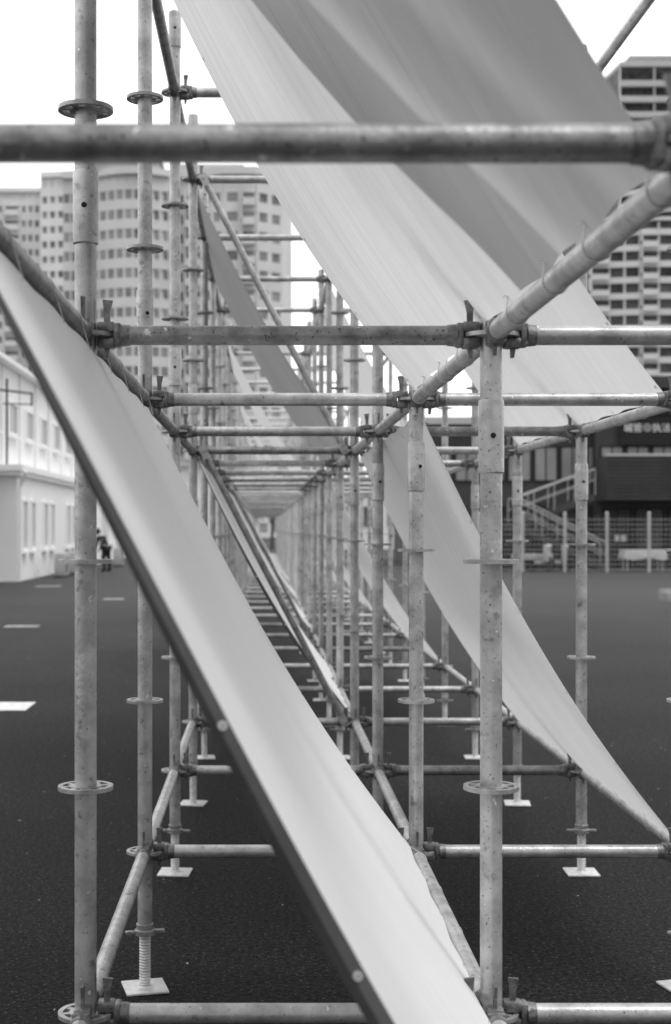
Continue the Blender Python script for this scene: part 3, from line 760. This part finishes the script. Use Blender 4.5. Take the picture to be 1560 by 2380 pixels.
for px_ in (xb-1.2, xb-.1):
    for yy in (-1.05, 1.1): tube(bm, (px_, yy, 0), (px_, yy, zl-.15), 0.05, 8)
obj('landing', bm, M['dark_clad'], st, smooth=False)

# fence
D3 = 46.3
x0f, x1f = 4.6, 20.0
fn = thing('mesh_fence', 'pale wire mesh fence with upright posts in front of the dark building', 'fence', (x0f, D3, 0))
off = (X(1215, D3) - x0f) % 1.44
xs = []; xx = off
while xx < x1f - x0f: xs.append(xx); xx += 1.44
for xx in xs:
    bm = BM(); tube(bm, (xx, 0, 0), (xx, 0, 2.0), 0.05, 10); lathe(bm, [(0.06, 2.0), (0.06, 2.03), (0.02, 2.07)], 10, (xx, 0, 0)); obj('fence_post', bm, M['fence'], fn)
for a in xs[:-1]:
    bm = BM(); b = a + 1.44
    z = 0.1
    while z < 1.95: tube(bm, (a+.04, -.06, z), (b-.04, -.06, z), 0.009, 4, caps=False); z += 0.17
    q = a + .1
    while q < b: tube(bm, (q, -.06, .08), (q, -.06, 1.92), 0.003, 4, caps=False); q += 0.15
    obj('mesh_panel', bm, M['wire'], fn)

# scooters and table behind the fence
def scooter(px_, lab, rz):
    D4 = 47.6
    s = thing('motor_scooter', lab, 'scooter', (X(px_, D4), D4, 0), rz)
    for y in (-.6, .6):
        bm = BM()
        N_ = 24
        rings = []
        for i in range(N_):
            a = 2*math.pi*i/N_; rings.append([bm.verts.new((math.cos(b)*.05, y + math.cos(a)*(.2+math.sin(b)*.05), .25+math.sin(a)*(.2+math.sin(b)*.05))) for b in [2*math.pi*k/8 for k in range(8)]])
        for i in range(N_):
            for k in range(8): bm.faces.new((rings[i][k], rings[(i+1)%N_][k], rings[(i+1)%N_][(k+1)%8], rings[i][(k+1)%8]))
        tube(bm, (-.04, y, .25), (.04, y, .25), .1, 12)
        obj('wheel', bm, M['black'], s)
    bm = BM(); box(bm, -.16, .16, -.15, .75, .38, .62, .06); box(bm, -.14, .14, -.45, -.1, .26, .36, .03); box(bm, -.2, .2, -.62, -.46, .3, .95, .06); obj('body', bm, M['ac'], s)
    bm = BM(); box(bm, -.14, .14, -.1, .65, .62, .72, .04); obj('seat', bm, M['black'], s)
    bm = BM(); tube(bm, (0, -.6, .25), (0, -.48, 1.0), .03, 8); tube(bm, (-.32, -.46, 1.02), (.32, -.46, 1.02), .022, 8); obj('handlebar', bm, M['black'], s)
    bm = BM(); lathe(bm, [(0.02, -.06), (.09, -.05), (.1, .02), (.05, .05)], 14, (0, -.6, .9)); obj('headlight', bm, M['white_trim'], s)
scooter(1238, 'parked scooter behind the fence at its left end near the stairs', R(55))
scooter(1275, 'parked scooter behind the fence under the lower stair flight', R(80))
D4 = 48.2
tb = thing('table', 'white covered table behind the fence under the balcony', 'table', (X(1494, D4), D4, 0))
bm = BM(); box(bm, -.7, .7, -.35, .35, .70, .74, .01); obj('tabletop', bm, M['white_trim'], tb)
bm = BM()
ring = []
for k in range(48):
    a = 2*math.pi*k/48; cx = max(-1, min(1, 1.6*math.cos(a))); cy = max(-1, min(1, 1.6*math.sin(a))); wv = 1+.03*math.sin(k*2.1)
    ring.append([bm.verts.new((.72*cx, .37*cy, .748)), bm.verts.new((.73*cx, .38*cy, .72)), bm.verts.new((.76*cx*wv, .42*cy*wv, .42 + .05*math.sin(k*.9)))])
for k in range(48):
    a, b = ring[k], ring[(k+1) % 48]
    for i in range(2): bm.faces.new((a[i], b[i], b[i+1], a[i+1]))
bm.faces.new([r[0] for r in ring]); obj('cloth_cover', bm, M['ac'], tb)
for xx in (-.62, .62):
    for yy in (-.28, .28):
        bm = BM(); tube(bm, (xx, yy, 0), (xx, yy, .7), .025, 8); obj('leg', bm, M['wire'], tb)

# ------------------------------------------------------------------ light, world, camera
w = bpy.data.worlds.new('World'); scene.world = w; w.use_nodes = True
N = w.node_tree.nodes; L = w.node_tree.links
bg = N['Background']; sk = N.new('ShaderNodeTexSky'); sk.sky_type = 'NISHITA'; sk.sun_disc = False
sundir = Vector((0.38, -0.25, 0.92)).normalized()
sk.sun_elevation = math.asin(sundir.z); sk.sun_rotation = math.atan2(sundir.x, sundir.y)
bw = N.new('ShaderNodeRGBToBW'); mm = N.new('ShaderNodeMath'); mm.operation = 'MULTIPLY_ADD'; mm.inputs[1].default_value = 0.35
L.new(sk.outputs[0], bw.inputs[0]); L.new(bw.outputs[0], mm.inputs[0])
# overcast brightness varies over the sky: brightest ahead and to the left
tc = N.new('ShaderNodeTexCoord'); dt = N.new('ShaderNodeVectorMath'); dt.operation = 'DOT_PRODUCT'
dt.inputs[1].default_value = Vector((-0.42, 0.80, 0.42)).normalized()
L.new(tc.outputs['Generated'], dt.inputs[0])
mr = N.new('ShaderNodeMapRange'); mr.interpolation_type = 'SMOOTHSTEP'
mr.inputs['From Min'].default_value = -0.7; mr.inputs['From Max'].default_value = 0.6; mr.inputs['To Min'].default_value = 4.2; mr.inputs['To Max'].default_value = 11.8
L.new(dt.outputs['Value'], mr.inputs['Value']); L.new(mr.outputs[0], mm.inputs[2])
L.new(mm.outputs[0], bg.inputs['Color']); bg.inputs['Strength'].default_value = 0.13
sl = bpy.data.lights.new('sun', 'SUN'); sl.energy = 1.5; sl.angle = R(20); sl.color = (1, 1, 1)
so = bpy.data.objects.new('sun', sl); C.objects.link(so); so.rotation_euler = (-sundir).to_track_quat('-Z', 'Y').to_euler()
cd = bpy.data.cameras.new('camera'); co = bpy.data.objects.new('camera', cd); C.objects.link(co)
co.location = (0, 0, EYE); co.rotation_euler = (R(90), 0, 0)
cd.sensor_fit = 'AUTO'; cd.sensor_width = 36; cd.lens = 36*F/2380
cd.shift_x = (780-VX)/2380; cd.shift_y = (HY-1190)/2380
cd.clip_start = 0.05; cd.clip_end = 3000
cd.dof.use_dof = True; cd.dof.focus_distance = 3.7; cd.dof.aperture_fstop = 4.2
scene.camera = co
scene.view_settings.view_transform = 'Standard'; scene.view_settings.look = 'None'; scene.view_settings.exposure = 0
